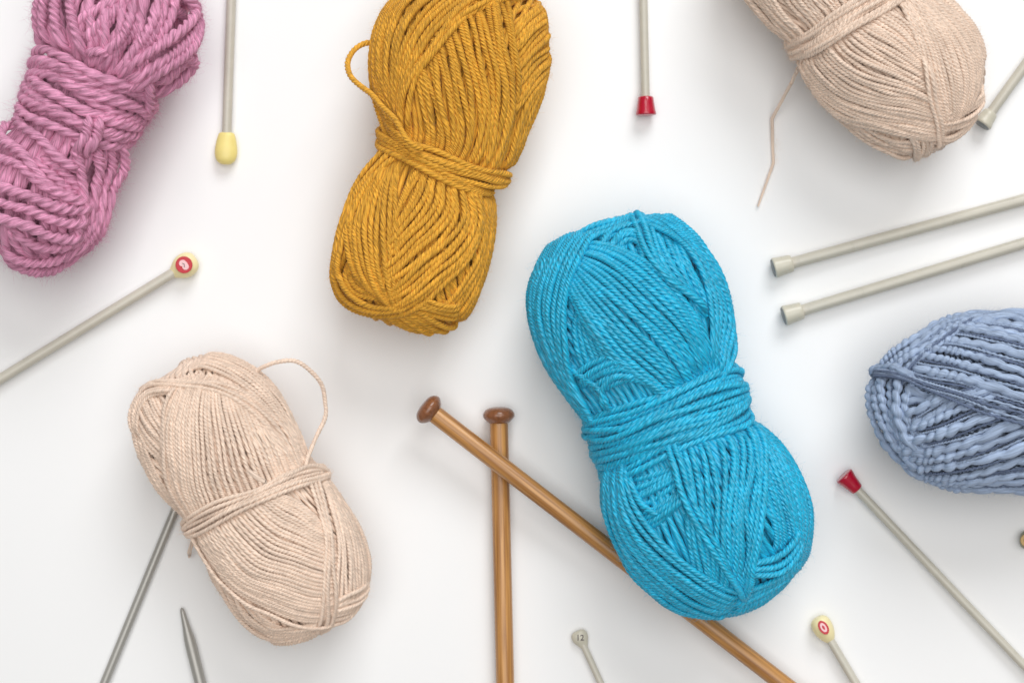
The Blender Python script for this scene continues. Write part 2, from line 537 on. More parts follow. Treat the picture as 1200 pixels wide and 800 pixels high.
        def nrm(v): return v / (np.linalg.norm(v, axis=1)[:, None] + 1e-12)
        flat = rng.uniform(.08, 1.0, count)[:, None] ** 1.6
        d0 = nrm(out * flat + T * rng.choice([-1, 1], count)[:, None] * rng.uniform(.3, 1, count)[:, None] + rng.normal(0, .25, (count, 3)))
        curl = rng.normal(0, .55, (count, 3))
        ln = (rng.uniform(0, 1, count)[:, None] ** 2 * (length[1] - length[0]) + length[0]) * k
        p = P + out * (D * k * .44)[:, None] + T * rng.uniform(-1, 1, count)[:, None] * k * 2
        side = nrm(np.cross(d0, rng.normal(0, 1, (count, 3))))
        m = 2
        rows = []
        for j in range(m + 1):
            w = width * (1 - .6 * j / m) / 2
            rows += [p - side * w, p + side * w]
            p = p + nrm(d0 + curl * (j / m)) * ln / m
        V = np.stack(rows, 1).reshape(-1, 3)
        V[:, 2] = np.maximum(V[:, 2], .0002)
        b0 = (np.arange(count) * 2 * (m + 1))[:, None]
        F = np.concatenate([np.stack([b0 + 2 * j, b0 + 2 * j + 1, b0 + 2 * j + 3, b0 + 2 * j + 2], -1) for j in range(m)], 1).reshape(-1, 4)
        uv = np.tile(np.array([[0, 0], [1, 0], [1, 1], [0, 1]], float), (len(F), 1))
        o = mesh_np('fuzz', V, F, MAT[self.y.mat], self.root, uv, self.org)
        tag(o, kind='stuff')

    @staticmethod
    def unit(v): return v / np.linalg.norm(v, axis=1)[:, None]
    @staticmethod
    def unit1(v): return v / np.linalg.norm(v)

SK = 'balls of yarn lying on the table'

# ------------------------------------------------------------------ turquoise skein
def blue_skein():
    s = Skein((706, 254), (871, 715),
              [(650, 285), (630, 315), (620, 345), (622, 375), (635, 410), (655, 450), (680, 488), (690, 520), (704, 560), (706, 590), (715, 625), (740, 670), (780, 708)],
              [(790, 255), (830, 295), (855, 350), (862, 405), (868, 435), (880, 485), (908, 510), (935, 550), (952, 600), (946, 650), (905, 695)],
              Yarn('blue', 7.9), DF,
              'large bright turquoise yarn skein with a wide waist band, lying on a wooden needle', SK)
    s.winding()
    b = s.bundle
    # upper lobe
    b([[(674, 365), (672, 395), (680, 428)], [(690, 375), (698, 400), (708, 420)]], 1.2)
    b([[(765, 270), (778, 300), (800, 335), (822, 362)], [(792, 275), (808, 302), (822, 332), (829, 355)]], 1.1, mess=2.2)
    b([[(704, 284), (722, 264), (744, 262), (756, 286)], [(722, 291), (735, 281), (746, 284), (752, 298)]], 1.6, mess=1.8, ext=8)
    b([[(676, 442), (695, 426), (714, 417), (730, 424)], [(702, 458), (724, 450), (746, 447), (768, 456)]], 1.6, mess=2)
    b([[(668, 345), (692, 388), (724, 428), (769, 460)], [(697, 284), (756, 306), (794, 342), (824, 384), (834, 414)]], 2.1, ext=16)
    b([[(672, 436), (690, 447), (705, 459), (712, 474)]], 2.2, n=1)
    b([[(707, 474), (707, 455), (720, 441), (738, 440)]], 2.3, n=1, ext=8)
    b([[(738, 252), (750, 276), (764, 306), (788, 335), (816, 350)], [(752, 251), (766, 280), (778, 310), (800, 336), (826, 362)]], 2.5, mess=1.5)
    b([[(786, 256), (828, 297), (852, 350), (860, 400), (852, 432)], [(752, 260), (796, 285), (822, 325), (833, 372), (835, 412)]], 2.4, n=7, mess=1.8)
    b([[(645, 290), (622, 345), (625, 385), (647, 437), (684, 488)], [(694, 280), (674, 315), (663, 355), (664, 400), (670, 440), (692, 484)]], 2.7)
    b([[(660, 285), (690, 268), (722, 258), (745, 251)], [(668, 290), (695, 276), (720, 268), (738, 262)]], 2.3, n=3, mess=1.6)
    # lower lobe
    b([[(742, 562), (764, 556), (788, 546)], [(758, 620), (780, 606), (797, 590)]], 1.4, mess=1.8)
    b([[(803, 605), (808, 640), (815, 672)], [(818, 618), (832, 650), (848, 682)]], 1.2)
    b([[(893, 560), (905, 590), (912, 640)], [(905, 545), (925, 590), (935, 632)]], 1.3)
    b([[(886, 500), (905, 540), (922, 590), (932, 640)], [(892, 498), (928, 532), (949, 585), (949, 640), (930, 672)]], 2.0)
    b([[(795, 532), (806, 580), (816, 640), (824, 686)], [(886, 503), (892, 545), (886, 600), (870, 694)]], 2.0, tight=1.0, mess=1.5)
    b([[(786, 532), (800, 575), (822, 620), (848, 665), (869, 698)], [(792, 530), (808, 575), (830, 622), (852, 664), (871, 696)]], 2.8, n=2)
    b([[(708, 562), (708, 610), (727, 652), (768, 697), (825, 722)], [(735, 560), (743, 590), (772, 632), (812, 666), (862, 692)]], 2.6, mess=1.6)
    b([[(738, 562), (750, 588), (764, 600)]], 2.5, n=1)
    b([[(880, 508), (889, 550), (887, 600), (877, 660), (871, 696)], [(889, 506), (897, 550), (894, 600), (882, 660), (874, 698)]], 2.6, n=2)
    b([[(885, 660), (910, 649), (930, 626)], [(884, 673), (914, 668), (936, 642)]], 2.8, n=3, mess=2)
    b([[(874, 694), (906, 681), (938, 656)], [(840, 725), (882, 711), (922, 682)]], 2.2)
    # waist
    b([[(688, 492), (738, 477), (790, 456), (832, 437), (866, 430)], [(704, 562), (740, 555), (785, 532), (832, 512), (880, 490)]], 2.0, ext=50, sink=.5, name='waist_band', mess=1.5, tight=.85)
    b([[(689, 500), (740, 496), (800, 470), (868, 448)], [(700, 545), (745, 530), (800, 512), (876, 475)]], 2.6, n=4, ext=46, sink=1, name='waist_band', mess=2)
    s.fuzz(23000, (2.5, 14), .00005)
blue_skein()

# ------------------------------------------------------------------ mustard skein
def mustard_skein():
    s = Skein((566, -40), (488, 393),
              [(500, -22), (470, -5), (452, 12), (440, 45), (436, 80), (438, 112), (445, 145), (446, 165), (430, 186), (412, 215), (400, 250), (390, 290), (389, 325), (402, 355), (435, 377)],
              [(625, -15), (640, 8), (645, 40), (644, 75), (637, 110), (625, 145), (607, 185), (594, 205), (583, 225), (583, 265), (577, 305), (564, 345), (546, 376)],
              Yarn('mustard', 7.2, pitch=2.6), DF,
              'mustard yellow yarn skein with a small loop sticking out at its side', SK)
    s.winding()
    b = s.bundle
    b([[(636, 8), (641, 40), (640, 85)], [(645, 12), (646, 50), (644, 92)]], 1.2)
    b([[(632, 4), (618, 15), (604, 32)], [(643, 85), (626, 100), (607, 125)]], 1.7, mess=1.6)
    b([[(640, 92), (622, 114), (609, 150), (598, 188)], [(645, 70), (638, 112), (622, 150), (604, 192)]], 1.9)
    b([[(488, 92), (495, 130), (500, 172)], [(592, -5), (602, 50), (607, 100), (601, 150), (586, 192)]], 2.0, mess=2.0)
    b([[(458, 152), (440, 110), (437, 60), (450, 10), (470, -20)], [(472, 146), (480, 92), (502, 56), (536, 20), (575, -12)]], 2.2, mess=1.8)
    b([[(477, 145), (489, 95), (510, 62), (545, 20), (590, 0), (618, -10)], [(468, 140), (481, 90), (503, 55), (535, 18), (565, -2)]], 3.0, n=3, mess=2.2)
    b([[(450, 148), (437, 105), (437, 60), (450, 12)]], 2.8, n=1)
    # lower lobe
    b([[(570, 238), (567, 290), (547, 330), (524, 356)], [(583, 240), (583, 290), (570, 335), (545, 376)]], 1.3)
    b([[(452, 371), (468, 384), (484, 393)], [(482, 362), (512, 378), (538, 384)]], 1.6, mess=1.5)
    b([[(500, 350), (515, 357), (532, 360)], [(480, 366), (505, 372), (535, 374)]], 1.9, mess=1.8)
    b([[(403, 325), (414, 344), (438, 352), (460, 357)], [(410, 318), (422, 336), (440, 344), (458, 348)]], 1.2)
    b([[(432, 207), (410, 250), (408, 290), (418, 325), (442, 346)], [(470, 192), (463, 240), (463, 290), (467, 330), (472, 364)]], 2.1, mess=1.3)
    b([[(488, 202), (474, 226), (462, 254)], [(562, 225), (568, 260), (548, 304), (516, 336), (467, 371)]], 2.3, mess=1.5)
    b([[(449, 178), (425, 206), (405, 250), (392, 300), (391, 330)], [(462, 186), (436, 210), (416, 245), (402, 285), (397, 318)]], 2.6, n=3)
    b([[(390, 322), (404, 355), (435, 369), (470, 368)], [(395, 312), (408, 342), (431, 357), (464, 360)]], 2.6, n=3)
    # waist
    b([[(447, 157), (475, 174), (510, 196), (542, 214)], [(446, 172), (470, 186), (505, 204), (556, 226)]], 2.6, ext=40, sink=.8, name='waist_band')
    b([[(462, 150), (482, 171), (524, 184), (562, 195), (594, 204)], [(478, 178), (505, 195), (535, 208), (562, 215), (590, 217)]], 2.9, n=5, ext=40, sink=1.2, name='waist_band', mess=1.8)
    # the loop at the left edge
    s.free([(441, 54, 30), (430, 51, 31), (416, 58, 33), (407, 73, 36), (410, 88, 40), (424, 102, 44), (440, 116, 49), (455, 132, 55), (468, 149, 59), (480, 166, 60), (495, 176, 58)], 'loose_loop')
    s.fuzz(21000, (2.5, 13), .00005)
mustard_skein()

# ------------------------------------------------------------------ beige skeins
BEIGE = dict(plies=3, per=4, pitch=2.2, depth=.45, seg=9)
def beige_top():
    s = Skein((913, -158), (1106, 177),
              [(860, -120), (846, -60), (862, -14), (895, 30), (925, 52), (934, 75), (945, 100), (962, 126), (1000, 158), (1040, 179), (1075, 188)],
              [(985, -150), (1040, -110), (1075, -60), (1090, -30), (1125, 5), (1145, 35), (1156, 75), (1153, 115), (1135, 148), (1117, 165)],
              Yarn('beige', 5.9, **BEIGE), DF,
              'beige yarn skein with a thin tail trailing from its waist, at the top edge', SK)
    s.winding()
    b = s.bundle
    b([[(905, -25), (925, 5), (952, 36)], [(975, -60), (985, -15), (1002, 12)]], 1.7, mess=1.4)
    b([[(858, -22), (890, 22), (926, 53)], [(895, -20), (918, 14), (942, 42)]], 2.2, mess=1.5)
    b([[(938, 86), (955, 118), (985, 150), (1020, 170), (1060, 186)], [(988, 130), (1010, 150), (1042, 165), (1078, 166)]], 1.6, mess=2.6, tight=1.3)
    b([[(1042, 14), (1060, 26), (1074, 44)], [(1020, 32), (1050, 50), (1082, 80)]], 1.9, tight=.84)
    b([[(1020, 32), (1050, 50), (1080, 78)], [(938, 80), (970, 119), (1012, 140), (1060, 150), (1097, 157)]], 2.1, mess=1.3, tight=.84)
    b([[(1104, -8), (1141, 27), (1156, 68)], [(1092, -2), (1130, 25), (1148, 60)]], 1.5)
    b([[(1056, 4), (1076, 55), (1087, 100), (1100, 156)], [(1094, -2), (1131, 28), (1149, 62), (1149, 96), (1138, 122)]], 2.2, mess=.6, tight=.74)
    b([[(1082, 74), (1090, 115), (1097, 150), (1099, 168)], [(1090, 88), (1099, 128), (1103, 164)]], 2.9, n=3, mess=1.8)
    b([[(1108, 134), (1130, 127), (1152, 110)], [(1102, 167), (1126, 156), (1147, 134)]], 2.4, mess=1.8)
    b([[(1066, 158), (1072, 175), (1068, 189)], [(1097, 160), (1096, 174), (1088, 184)]], 1.8, mess=2.2, ext=20)
    b([[(952, 102), (985, 133), (1030, 146), (1098, 157)], [(960, 116), (995, 142), (1040, 152), (1098, 163)]], 2.6, n=3)
    b([[(924, 50), (950, 38), (985, 10), (1020, -12), (1060, -40)], [(937, 69), (970, 53), (1010, 28), (1056, 3), (1096, -22)]], 2.9, ext=40, sink=.6, name='waist_band', mess=1.6)
    s.free([(942, 62, 44), (937, 76, 34), (929, 95, 20), (917, 112, 9), (907, 131, 3), (905, 150, 1.4), (908, 164, 1.2), (912, 178, 1.2), (906, 192, 1.2), (901, 204, 1.2), (896, 214, 1.2), (894, 224, 1.2), (889, 234, 1.2), (888, 242, 1.2)], 'loose_tail', Yarn('beige', 4.4, **BEIGE), kink=.12)
    s.fuzz(21000, (2.5, 13), .00005)
beige_top()

def beige_low():
    s = Skein((214, 419), (377, 746),
              [(205, 430), (171, 450), (156, 480), (154, 510), (165, 550), (190, 586), (215, 607), (222, 625), (240, 662), (262, 702), (290, 735), (320, 752)],
              [(265, 414), (300, 430), (330, 460), (348, 495), (362, 525), (377, 546), (386, 562), (405, 590), (425, 625), (433, 665), (429, 695), (415, 718)],
              Yarn('beige', 5.6, **BEIGE), DF,
              'beige yarn skein with an arched loose loop beside its upper half', SK)
    s.winding()
    b = s.bundle
    b([[(178, 459), (185, 475), (196, 492)], [(156, 490), (172, 525), (192, 547), (206, 572)]], 1.5, mess=1.5)
    b([[(156, 506), (170, 551), (200, 591), (219, 613)], [(170, 525), (185, 560), (208, 590)]], 1.8)
    b([[(203, 453), (190, 500), (197, 560), (218, 608)], [(300, 466), (325, 500), (342, 530), (352, 554)]], 2.1, mess=.6, tight=.74)
    b([[(236, 429), (265, 440), (300, 465), (335, 505), (352, 541)], [(252, 413), (292, 426), (326, 456), (349, 500), (362, 535)]], 2.0)
    b([[(202, 459), (176, 463), (164, 480), (161, 502)], [(198, 450), (171, 455), (158, 475), (156, 502)]], 2.4, mess=2)
    b([[(166, 457), (205, 451), (246, 457), (292, 481), (326, 516), (347, 553)], [(173, 453), (211, 447), (256, 450), (302, 471), (336, 510), (352, 546)]], 2.7, n=3, mess=1.3, ext=9)
    b([[(203, 460), (193, 490), (192, 530), (203, 575), (220, 606)], [(212, 450), (202, 475), (199, 520), (209, 570), (226, 603)]], 2.7, n=2, mess=1.6, ext=7)
    # lower lobe
    b([[(236, 648), (256, 697), (290, 736), (322, 751)], [(288, 704), (306, 723), (332, 736), (354, 740)]], 1.5, tight=1.3, mess=2.4)
    b([[(330, 579), (350, 588), (372, 606)], [(232, 632), (265, 682), (312, 711), (380, 726)]], 2.0, mess=.6, tight=.74)
    b([[(380, 568), (392, 610), (396, 670), (393, 716)], [(386, 560), (416, 600), (431, 640), (433, 682)]], 2.1)
    b([[(395, 701), (412, 691), (431, 680)], [(389, 727), (406, 723), (426, 706)]], 2.5, mess=1.8)
    b([[(315, 736), (340, 736), (366, 731)], [(320, 753), (346, 753), (370, 743)]], 2.2, mess=1.6)
    b([[(228, 630), (246, 661), (276, 696), (321, 721), (382, 732)]], 2.9, n=1)
    b([[(364, 570), (378, 620), (379, 680), (374, 730)], [(372, 565), (387, 615), (389, 670), (384, 736)]], 2.8, n=3, mess=1.6)
    b([[(388, 565), (410, 596), (428, 635), (433, 670)]], 2.6, n=1)
    b([[(388, 730), (407, 723), (421, 708)]], 2.5, n=1, ext=8)
    b([[(216, 611), (250, 591), (300, 572), (342, 553), (380, 546)], [(224, 627), (256, 612), (300, 591), (345, 571), (385, 558)]], 2.9, n=5, ext=40, sink=.6, name='waist_band', mess=1.4)
    b([[(338, 556), (360, 547), (384, 552)]], 3.6, n=1, ext=20, name='waist_band')
    s.free([(298, 438, 34), (309, 429, 36), (325, 424, 37), (344, 423, 36), (362, 432, 34), (376, 450, 31), (382, 473, 29), (379, 495, 30), (369, 514, 33), (362, 532, 38), (358, 548, 44)], 'loose_loop')
    s.free([(292, 551, 64), (298, 556, 66), (305, 562, 66.5), (312, 565, 64)], 'snagged_strand')
    s.free([(230, 622, 22), (226, 634, 14), (223, 645, 7), (222, 652, 3)], 'cut_end')
    s.fuzz(21000, (2.5, 13), .00005)
beige_low()

# ------------------------------------------------------------------ pink skein
def pink_skein():
    s = Skein((165, -70), (38, 322),
              [(75, -55), (48, -15), (42, 5), (43, 30), (50, 50), (52, 75), (42, 98), (30, 122), (22, 140), (4, 156), (-18, 180), (-38, 220), (-38, 260), (-20, 290)],
              [(222, -50), (226, -15), (228, 20), (234, 50), (232, 75), (212, 100), (190, 112), (172, 128), (158, 148), (150, 168), (146, 198), (132, 220), (128, 245), (114, 280), (80, 308)],
              Yarn('pink', 13.4, plies=3, per=4, pitch=2.6, depth=.52, slub=.08, seg=12), DF,
              'thick fluffy pink yarn skein with a knot at its waist, in the top left corner', SK)
    s.winding(layers=(1.2, .8))
    b = s.bundle
    b([[(94, 26), (120, 9), (150, -5), (182, -20)], [(108, 64), (122, 38), (142, 12), (158, -18)]], 1.3, mess=1.8)
    b([[(112, 76), (142, 48), (155, 15), (164, -20)], [(150, 90), (180, 52), (203, 20), (210, -8)]], 1.9, mess=1.8)
    b([[(50, 50), (46, 20), (52, -10), (70, -40)], [(98, 60), (89, 30), (84, 0), (92, -40)]], 2.5, n=4, mess=1.5)
    b([[(190, 97), (212, 78), (228, 68), (226, 52), (208, 50)]], 2.0, n=1, ext=10)
    b([[(186, 110), (208, 98), (228, 90), (232, 76), (218, 66)]], 2.2, n=1, ext=10)
    b([[(155, 74), (188, 54), (214, 32), (222, 12), (212, -4)], [(160, 98), (192, 74), (220, 50), (230, 30), (226, 8)]], 2.6, n=3, mess=1.8)
    b([[(104, 62), (114, 60), (122, 62)]], 2.4, n=1, ext=10)
    # lower lobe
    b([[(10, 262), (14, 285), (30, 302)], [(30, 272), (42, 290), (70, 292)]], 1.0)
    b([[(50, 186), (72, 200), (94, 222)], [(38, 200), (60, 224), (84, 240)]], 1.9)
    b([[(90, 176), (98, 206), (101, 240), (92, 274)], [(142, 166), (146, 194), (132, 228), (116, 270)]], 2.3, n=4, mess=1.5)
    b([[(26, 138), (50, 160), (88, 190)], [(8, 146), (27, 180), (64, 226), (92, 240)]], 2.6, n=2, mess=1)
    b([[(-12, 176), (20, 192), (58, 222)]], 2.5, n=1)
    b([[(20, 280), (50, 292), (84, 286), (106, 264)], [(8, 306), (44, 318), (90, 305), (120, 268)]], 2.4, n=3, mess=1.5)
    b([[(-16, 210), (30, 229), (66, 241), (99, 243)], [(-16, 246), (30, 262), (60, 275), (88, 278)]], 2.7, n=3, mess=1.4)
    # waist and knot
    b([[(48, 60), (80, 66), (108, 84), (142, 96), (182, 114)], [(28, 134), (60, 146), (95, 158), (125, 166), (152, 164)]], 2.6, n=8, ext=40, sink=.6, name='waist_band', mess=2.2)
    b([[(52, 74), (86, 104), (122, 128), (166, 140)], [(34, 106), (66, 128), (100, 146), (146, 156)]], 3.1, n=3, ext=40, sink=1, name='waist_band', mess=2)
    b([[(102, 140), (99, 156), (92, 172)], [(114, 142), (110, 158), (102, 175)]], 4.3, n=2, ext=12, sink=3.0, name='knot', mess=.8)
    b([[(172, 98), (170, 112), (168, 122)]], 3.6, n=1, ext=8, name='strand_bundle')
    s.fuzz(26000, (4, 20), .00006)
pink_skein()

# ------------------------------------------------------------------ periwinkle slub skein
def periwinkle_skein():
    puff = Yarn('periwinkle', 13.0, plies=1, pitch=1.4, slub=.16, slubwl=4, seg=10, bead=18)
    puff2 = Yarn('periwinkle', 10.0, plies=1, pitch=1.3, slub=.2, slubwl=4, seg=10, bead=13)
    thin = Yarn('periwinkle_dark', 4.2, plies=2, per=3, pitch=1.7, depth=.5, seg=7)
    thinl = Yarn('periwinkle', 4.2, plies=2, per=3, pitch=1.9, depth=.5, seg=7)
    s = Skein((1015, 462), (1418, 482),
              [(1018, 484), (1028, 512), (1050, 541), (1075, 563), (1110, 576), (1160, 580), (1220, 583), (1320, 570), (1390, 538)],
              [(1020, 430), (1040, 405), (1070, 386), (1105, 369), (1150, 364), (1200, 363), (1300, 370), (1385, 412)],
              puff2, DF,
              'slubby periwinkle blue yarn skein of thick and thin strands, cut by the right edge', SK, bias=-.5)
    s.winding(yarn=thinl, layers=(1.1, .7), coarse=2.4)
    b = s.bundle
    mixed = [puff, thinl, thin, puff2, puff2, thin, thinl]
    b([[(1030, 442), (1033, 476), (1043, 511), (1062, 541)], [(1062, 452), (1057, 480), (1066, 508), (1088, 530)]], 1.7, yarns=[puff2, puff2, thin, puff], mess=1.6)
    b([[(1062, 452), (1078, 462), (1098, 458)], [(1070, 500), (1092, 482), (1120, 466)]], 1.5, yarns=[puff, puff2, thin], mess=1.5)
    b([[(1078, 562), (1120, 562), (1170, 552), (1225, 536)], [(1086, 576), (1130, 581), (1180, 584), (1225, 587)]], 1.7, yarns=[puff2, thin, thin, puff2], mess=1.4, ext=18)
    b([[(1070, 490), (1095, 473), (1120, 459), (1150, 451)], [(1058, 552), (1110, 558), (1165, 545), (1225, 520)]], 2.1, yarns=[thin, thinl, puff, puff2, thin, thinl, puff], mess=1.5, ext=18)
    b([[(1137, 372), (1172, 375), (1225, 384)], [(1068, 438), (1110, 449), (1152, 460), (1225, 484)]], 2.2, yarns=mixed, mess=1.2, ext=18)
    b([[(1022, 432), (1050, 406), (1100, 376), (1150, 366), (1205, 364)], [(1062, 433), (1086, 410), (1112, 391), (1142, 374), (1190, 370)]], 2.4, yarns=[puff2, puff2, thin, puff2, thinl], mess=1.5)
    b([[(1063, 436), (1090, 409), (1116, 390), (1146, 372), (1180, 369)]], 2.9, n=1, yarns=[thin])
    b([[(1017, 446), (1020, 490), (1040, 531), (1072, 566)], [(1023, 452), (1028, 487), (1046, 521), (1072, 550)]], 2.1, yarns=[puff2, puff2], n=2)
    b([[(1024, 434), (1066, 441), (1132, 461), (1225, 486)], [(1030, 440), (1068, 449), (1132, 474), (1225, 506)]], 3.1, n=4, yarns=[thinl, thin, thinl, thin], mess=1)
    b([[(1022, 436), (1045, 428), (1066, 437)]], 2.8, n=1, yarns=[puff2])
    s.fuzz(16000, (2.5, 13), .00005)
periwinkle_skein()

# ------------------------------------------------------------------ knitting needles
NG = 'knitting needles on the table'
def frame_from(p0, p1):
    """local Z runs from p0 to p1, local X stays level, local Y points up-ish"""
    from mathutils import Matrix
    z = np.array(p1) - np.array(p0); z /= np.linalg.norm(z)
    x = np.cross([0, 0, 1.0], z); x /= np.linalg.norm(x)
    y = np.cross(z, x)
    m = Matrix.Identity(4)
    for r in range(3):
        m[r][0] = x[r]; m[r][1] = y[r]; m[r][2] = z[r]; m[r][3] = p0[r]
    return m

def lathe(name, prof, mat, parent, seg=32, flat=1.0):
    """profile of (z, radius) in metres round local Z; flat squashes local Y"""
    prof = np.array(prof, float)
    a = np.arange(seg) / seg * 2 * math.pi
    V = np.stack([prof[:, 1:2] * np.cos(a), prof[:, 1:2] * np.sin(a) * flat, np.repeat(prof[:, :1], seg, 1)], -1).reshape(-1, 3)
    n = len(prof)
    i = np.arange(n - 1)[:, None]; j = np.arange(seg)[None, :]; j2 = (j + 1) % seg
    F = np.stack([i * seg + j, i * seg + j2, (i + 1) * seg + j2, (i + 1) * seg + j], -1).reshape(-1, 4)
    o = mesh_np(name, V, F, mat, parent)
    return o

def rprof(pts, n=6):
    """round the corners of a profile a little: catmull through points, in px -> metres"""
    return [(z * M, max(r, 0.0) * M) for z, r in pts]

def needle(head, through, length, r, hr, label, knob, mat='needle', tipr=None, z_head=None, z_tip=None, hide_head=False):
    """head, through: photo px on the axis; r, hr: shaft and knob radius (px); length in px"""
    zh = (hr if z_head is None else z_head) * M; zt = (r if z_tip is None else z_tip) * M
    d = np.array(through, float) - np.array(head, float); d /= np.linalg.norm(d)
    tip = np.array(head) + d * length
    p0, p1 = at(*head, zh), at(*tip, zt)
    L = np.linalg.norm(p1 - p0) / M
    root = empty('knitting_needle', (0, 0, 0))
    root.matrix_world = frame_from(p0, p1)
    tag(root, label, 'needle', NG)
    tl = 9 * r if tipr is None else tipr
    sh = [(0, 0.01), (0, r * .96), (2, r), (L - tl, r), (L - tl * .8, r * .93), (L - tl * .45, r * .62), (L - tl * .12, r * .42), (L - tl * .03, r * .28), (L, .01)]
    o = lathe('shaft', rprof(sh), MAT[mat], root)
    if knob: knob(root, r, hr)
    return root

def text_mesh(body, size, mat, parent, mtx):
    cu = bpy.data.curves.new('lettering', 'FONT'); cu.body = body; cu.size = size
    cu.align_x = 'CENTER'; cu.align_y = 'CENTER'; cu.extrude = .00006; cu.offset = .00004
    ob = bpy.data.objects.new('lettering_source', cu); col.objects.link(ob)
    dg = bpy.context.evaluated_depsgraph_get()
    me = bpy.data.meshes.new_from_object(ob.evaluated_get(dg))
    bpy.data.objects.remove(ob)
    me.materials.clear(); me.materials.append(mat)
    o = bpy.data.objects.new('lettering', me); col.objects.link(o)
    o.parent = parent; o.matrix_local = mtx
    return o

def smooth_prof(pts, n=40):
    P = catmull(np.array(pts, float), n)
    P[:, 1] = np.maximum(P[:, 1], .01)
    return [tuple(p) for p in P]

def knob_egg(matname, flat=.72):
    def f(root, r, hr):
        pr = smooth_prof([(-hr * 1.35, .01), (-hr * 1.3, hr * .45), (-hr * .95, hr * .85), (-hr * .35, hr), (hr * .35, hr * .95), (hr * 1.0, hr * .82), (hr * 1.38, hr * .68), (hr * 1.47, r * 1.15), (hr * 1.48, r)])
        return lathe('knob', rprof(pr), MAT[matname], root, flat=flat)
    return f

def knob_cap(matname, z0=-2, ln=23, r0=12, r1=9, rim=1.5, endmat=None):
    """flared end cap: flat wide end, narrow at the shaft"""
    def f(root, r, hr):
        pr = [(z0, .01), (z0, r0 * .8), (z0 + .4, r0 - rim * .6), (z0 + rim * .6, r0 - .15), (z0 + rim * 1.4, r0), (z0 + rim * 2.4, r0 - .2)]
        pr += [(z0 + ln * .35, r0 + (r1 - r0) * .4), (z0 + ln * .7, r0 + (r1 - r0) * .8), (z0 + ln - rim, r1 - .05), (z0 + ln - rim * .3, r1 - rim * .4), (z0 + ln, r1 - rim * 1.2), (z0 + ln + .05, r * .98)]
        o = lathe('cap', rprof(pr), MAT[matname], root)
        if endmat:
            e = [(z0 - .5, .01), (z0 - .5, r0 * .84), (z0 + .3, r0 * .88)]
            c = lathe('cap_end', rprof(e), MAT[endmat], root)
            c.parent = o
        return o
    return f

def disc(name, rx, ry, th, mat, parent, mtx, hole=0):
    seg = 40
    a = np.arange(seg) / seg * 2 * math.pi
    prof = [(0, 1.0), (th, 1.0), (th, .94)] + ([(th, hole), (0, hole)] if hole else [(th, .01)])
    V = np.array([[[rx * q * math.cos(t), ry * q * math.sin(t), z] for t in a] for z, q in prof]).reshape(-1, 3)
    n = len(prof)
    i = np.arange(n - 1)[:, None]; j = np.arange(seg)[None, :]; j2 = (j + 1) % seg
    F = np.stack([i * seg + j, i * seg + j2, (i + 1) * seg + j2, (i + 1) * seg + j], -1).reshape(-1, 4)
    o = mesh_np(name, V, F, mat, parent, smooth=False)
    o.matrix_local = mtx
    return o

from mathutils import Matrix
def up_face(y, z, tilt=0.0, spin=0.0):
    """a frame facing up (local +Y of the needle) at distance z along the needle"""
    # columns: text X, text Y, normal
    m = Matrix.Translation((0, y, z)) @ Matrix.Rotation(tilt, 4, 'X') @ Matrix.Rotation(-math.pi / 2, 4, 'X') @ Matrix.Rotation(spin, 4, 'Z')
    return m

# grey needle with yellow knob, upright at the top left
needle((265, 175), (271, 0), 900, 5.6, 13.2, 'grey needle with plain yellow knob, between pink and mustard skeins', knob_egg('yellow', .7), z_head=9.4)

# grey needle with a yellow knob and a red round print
def knob_print(root, r, hr):
    o = lathe('knob', rprof(smooth_prof([(-hr * 1.05, .01), (-hr * .98, hr * .5), (-hr * .6, hr * .88), (0, hr), (hr * .55, hr * .86), (hr * 1.0, r * 1.35), (hr * 1.2, r * 1.02), (hr * 1.25, r * .98)])), MAT['cream'], root, flat=.8)
    o['label'] = 'pale yellow knob with a red round emblem'
    y = hr * .8 * M
    b = disc('emblem', 9.8 * M, 9.8 * M, .0004, MAT['redprint'], o, up_face(y - .0002, -.0002))
    for dx, dy, rx, ry in ((-2.6, -.4, 3.6, 4.0), (2.8, .6, 3.8, 3.8), (.2, 1.4, 4.8, 3.0)):
        q = disc('emblem_mark', rx * M, ry * M, .00052 + .00002 * rx, MAT['palepink'], o, up_face(y - .0002, -.0002) @ Matrix.Translation((dx * M, dy * M, 0)))
    for dx, dy, rot in ((-1.2, .2, .6), (1.6, -.3, -.6)):
        disc('emblem_mark', 1.7 * M, .5 * M, .00066, MAT['ink'], o, up_face(y - .0002, -.0002) @ Matrix.Translation((dx * M, dy * M, 0)) @ Matrix.Rotation(rot, 4, 'Z'))
needle((217, 311), (0, 444), 950, 6.0, 14.5, 'grey needle with pale yellow knob bearing a red round emblem', knob_print, z_head=11.8)

# red capped needle at the top middle
needle((757, 133), (754, 0), 880, 4.9, 12, 'grey needle with red cap hanging down from the top edge', knob_cap('red', -2.5, 22, 12.0, 9.2))
# red capped needle at the lower right
needle((990, 558), (1200, 779), 900, 5.0, 12, 'grey needle with dark red cap, slanting beneath the periwinkle skein', knob_cap('red', -2.5, 24, 11.6, 7.8))
# grey needle by the top right skein
needle((1151, 146), (1198, 81), 800, 6.0, 11.5, 'grey needle with a rimmed grey cap beside the top right beige skein', knob_cap('cap', -1, 19, 11.2, 8.6, 1.9, 'cap_end'))
# the pair at the right
needle((909, 313.5), (1200, 234), 900, 6.8, 12, 'upper needle of the parallel grey pair pointing at the right edge', knob_cap('cap', -3, 23, 12.0, 10.2, 1.6, 'cap_end'))
needle((921, 369.5), (1200, 285), 900, 6.8, 12, 'lower needle of the parallel grey pair, above the periwinkle skein', knob_cap('cap', -3, 23, 12.0, 10.2, 1.6, 'cap_end'))

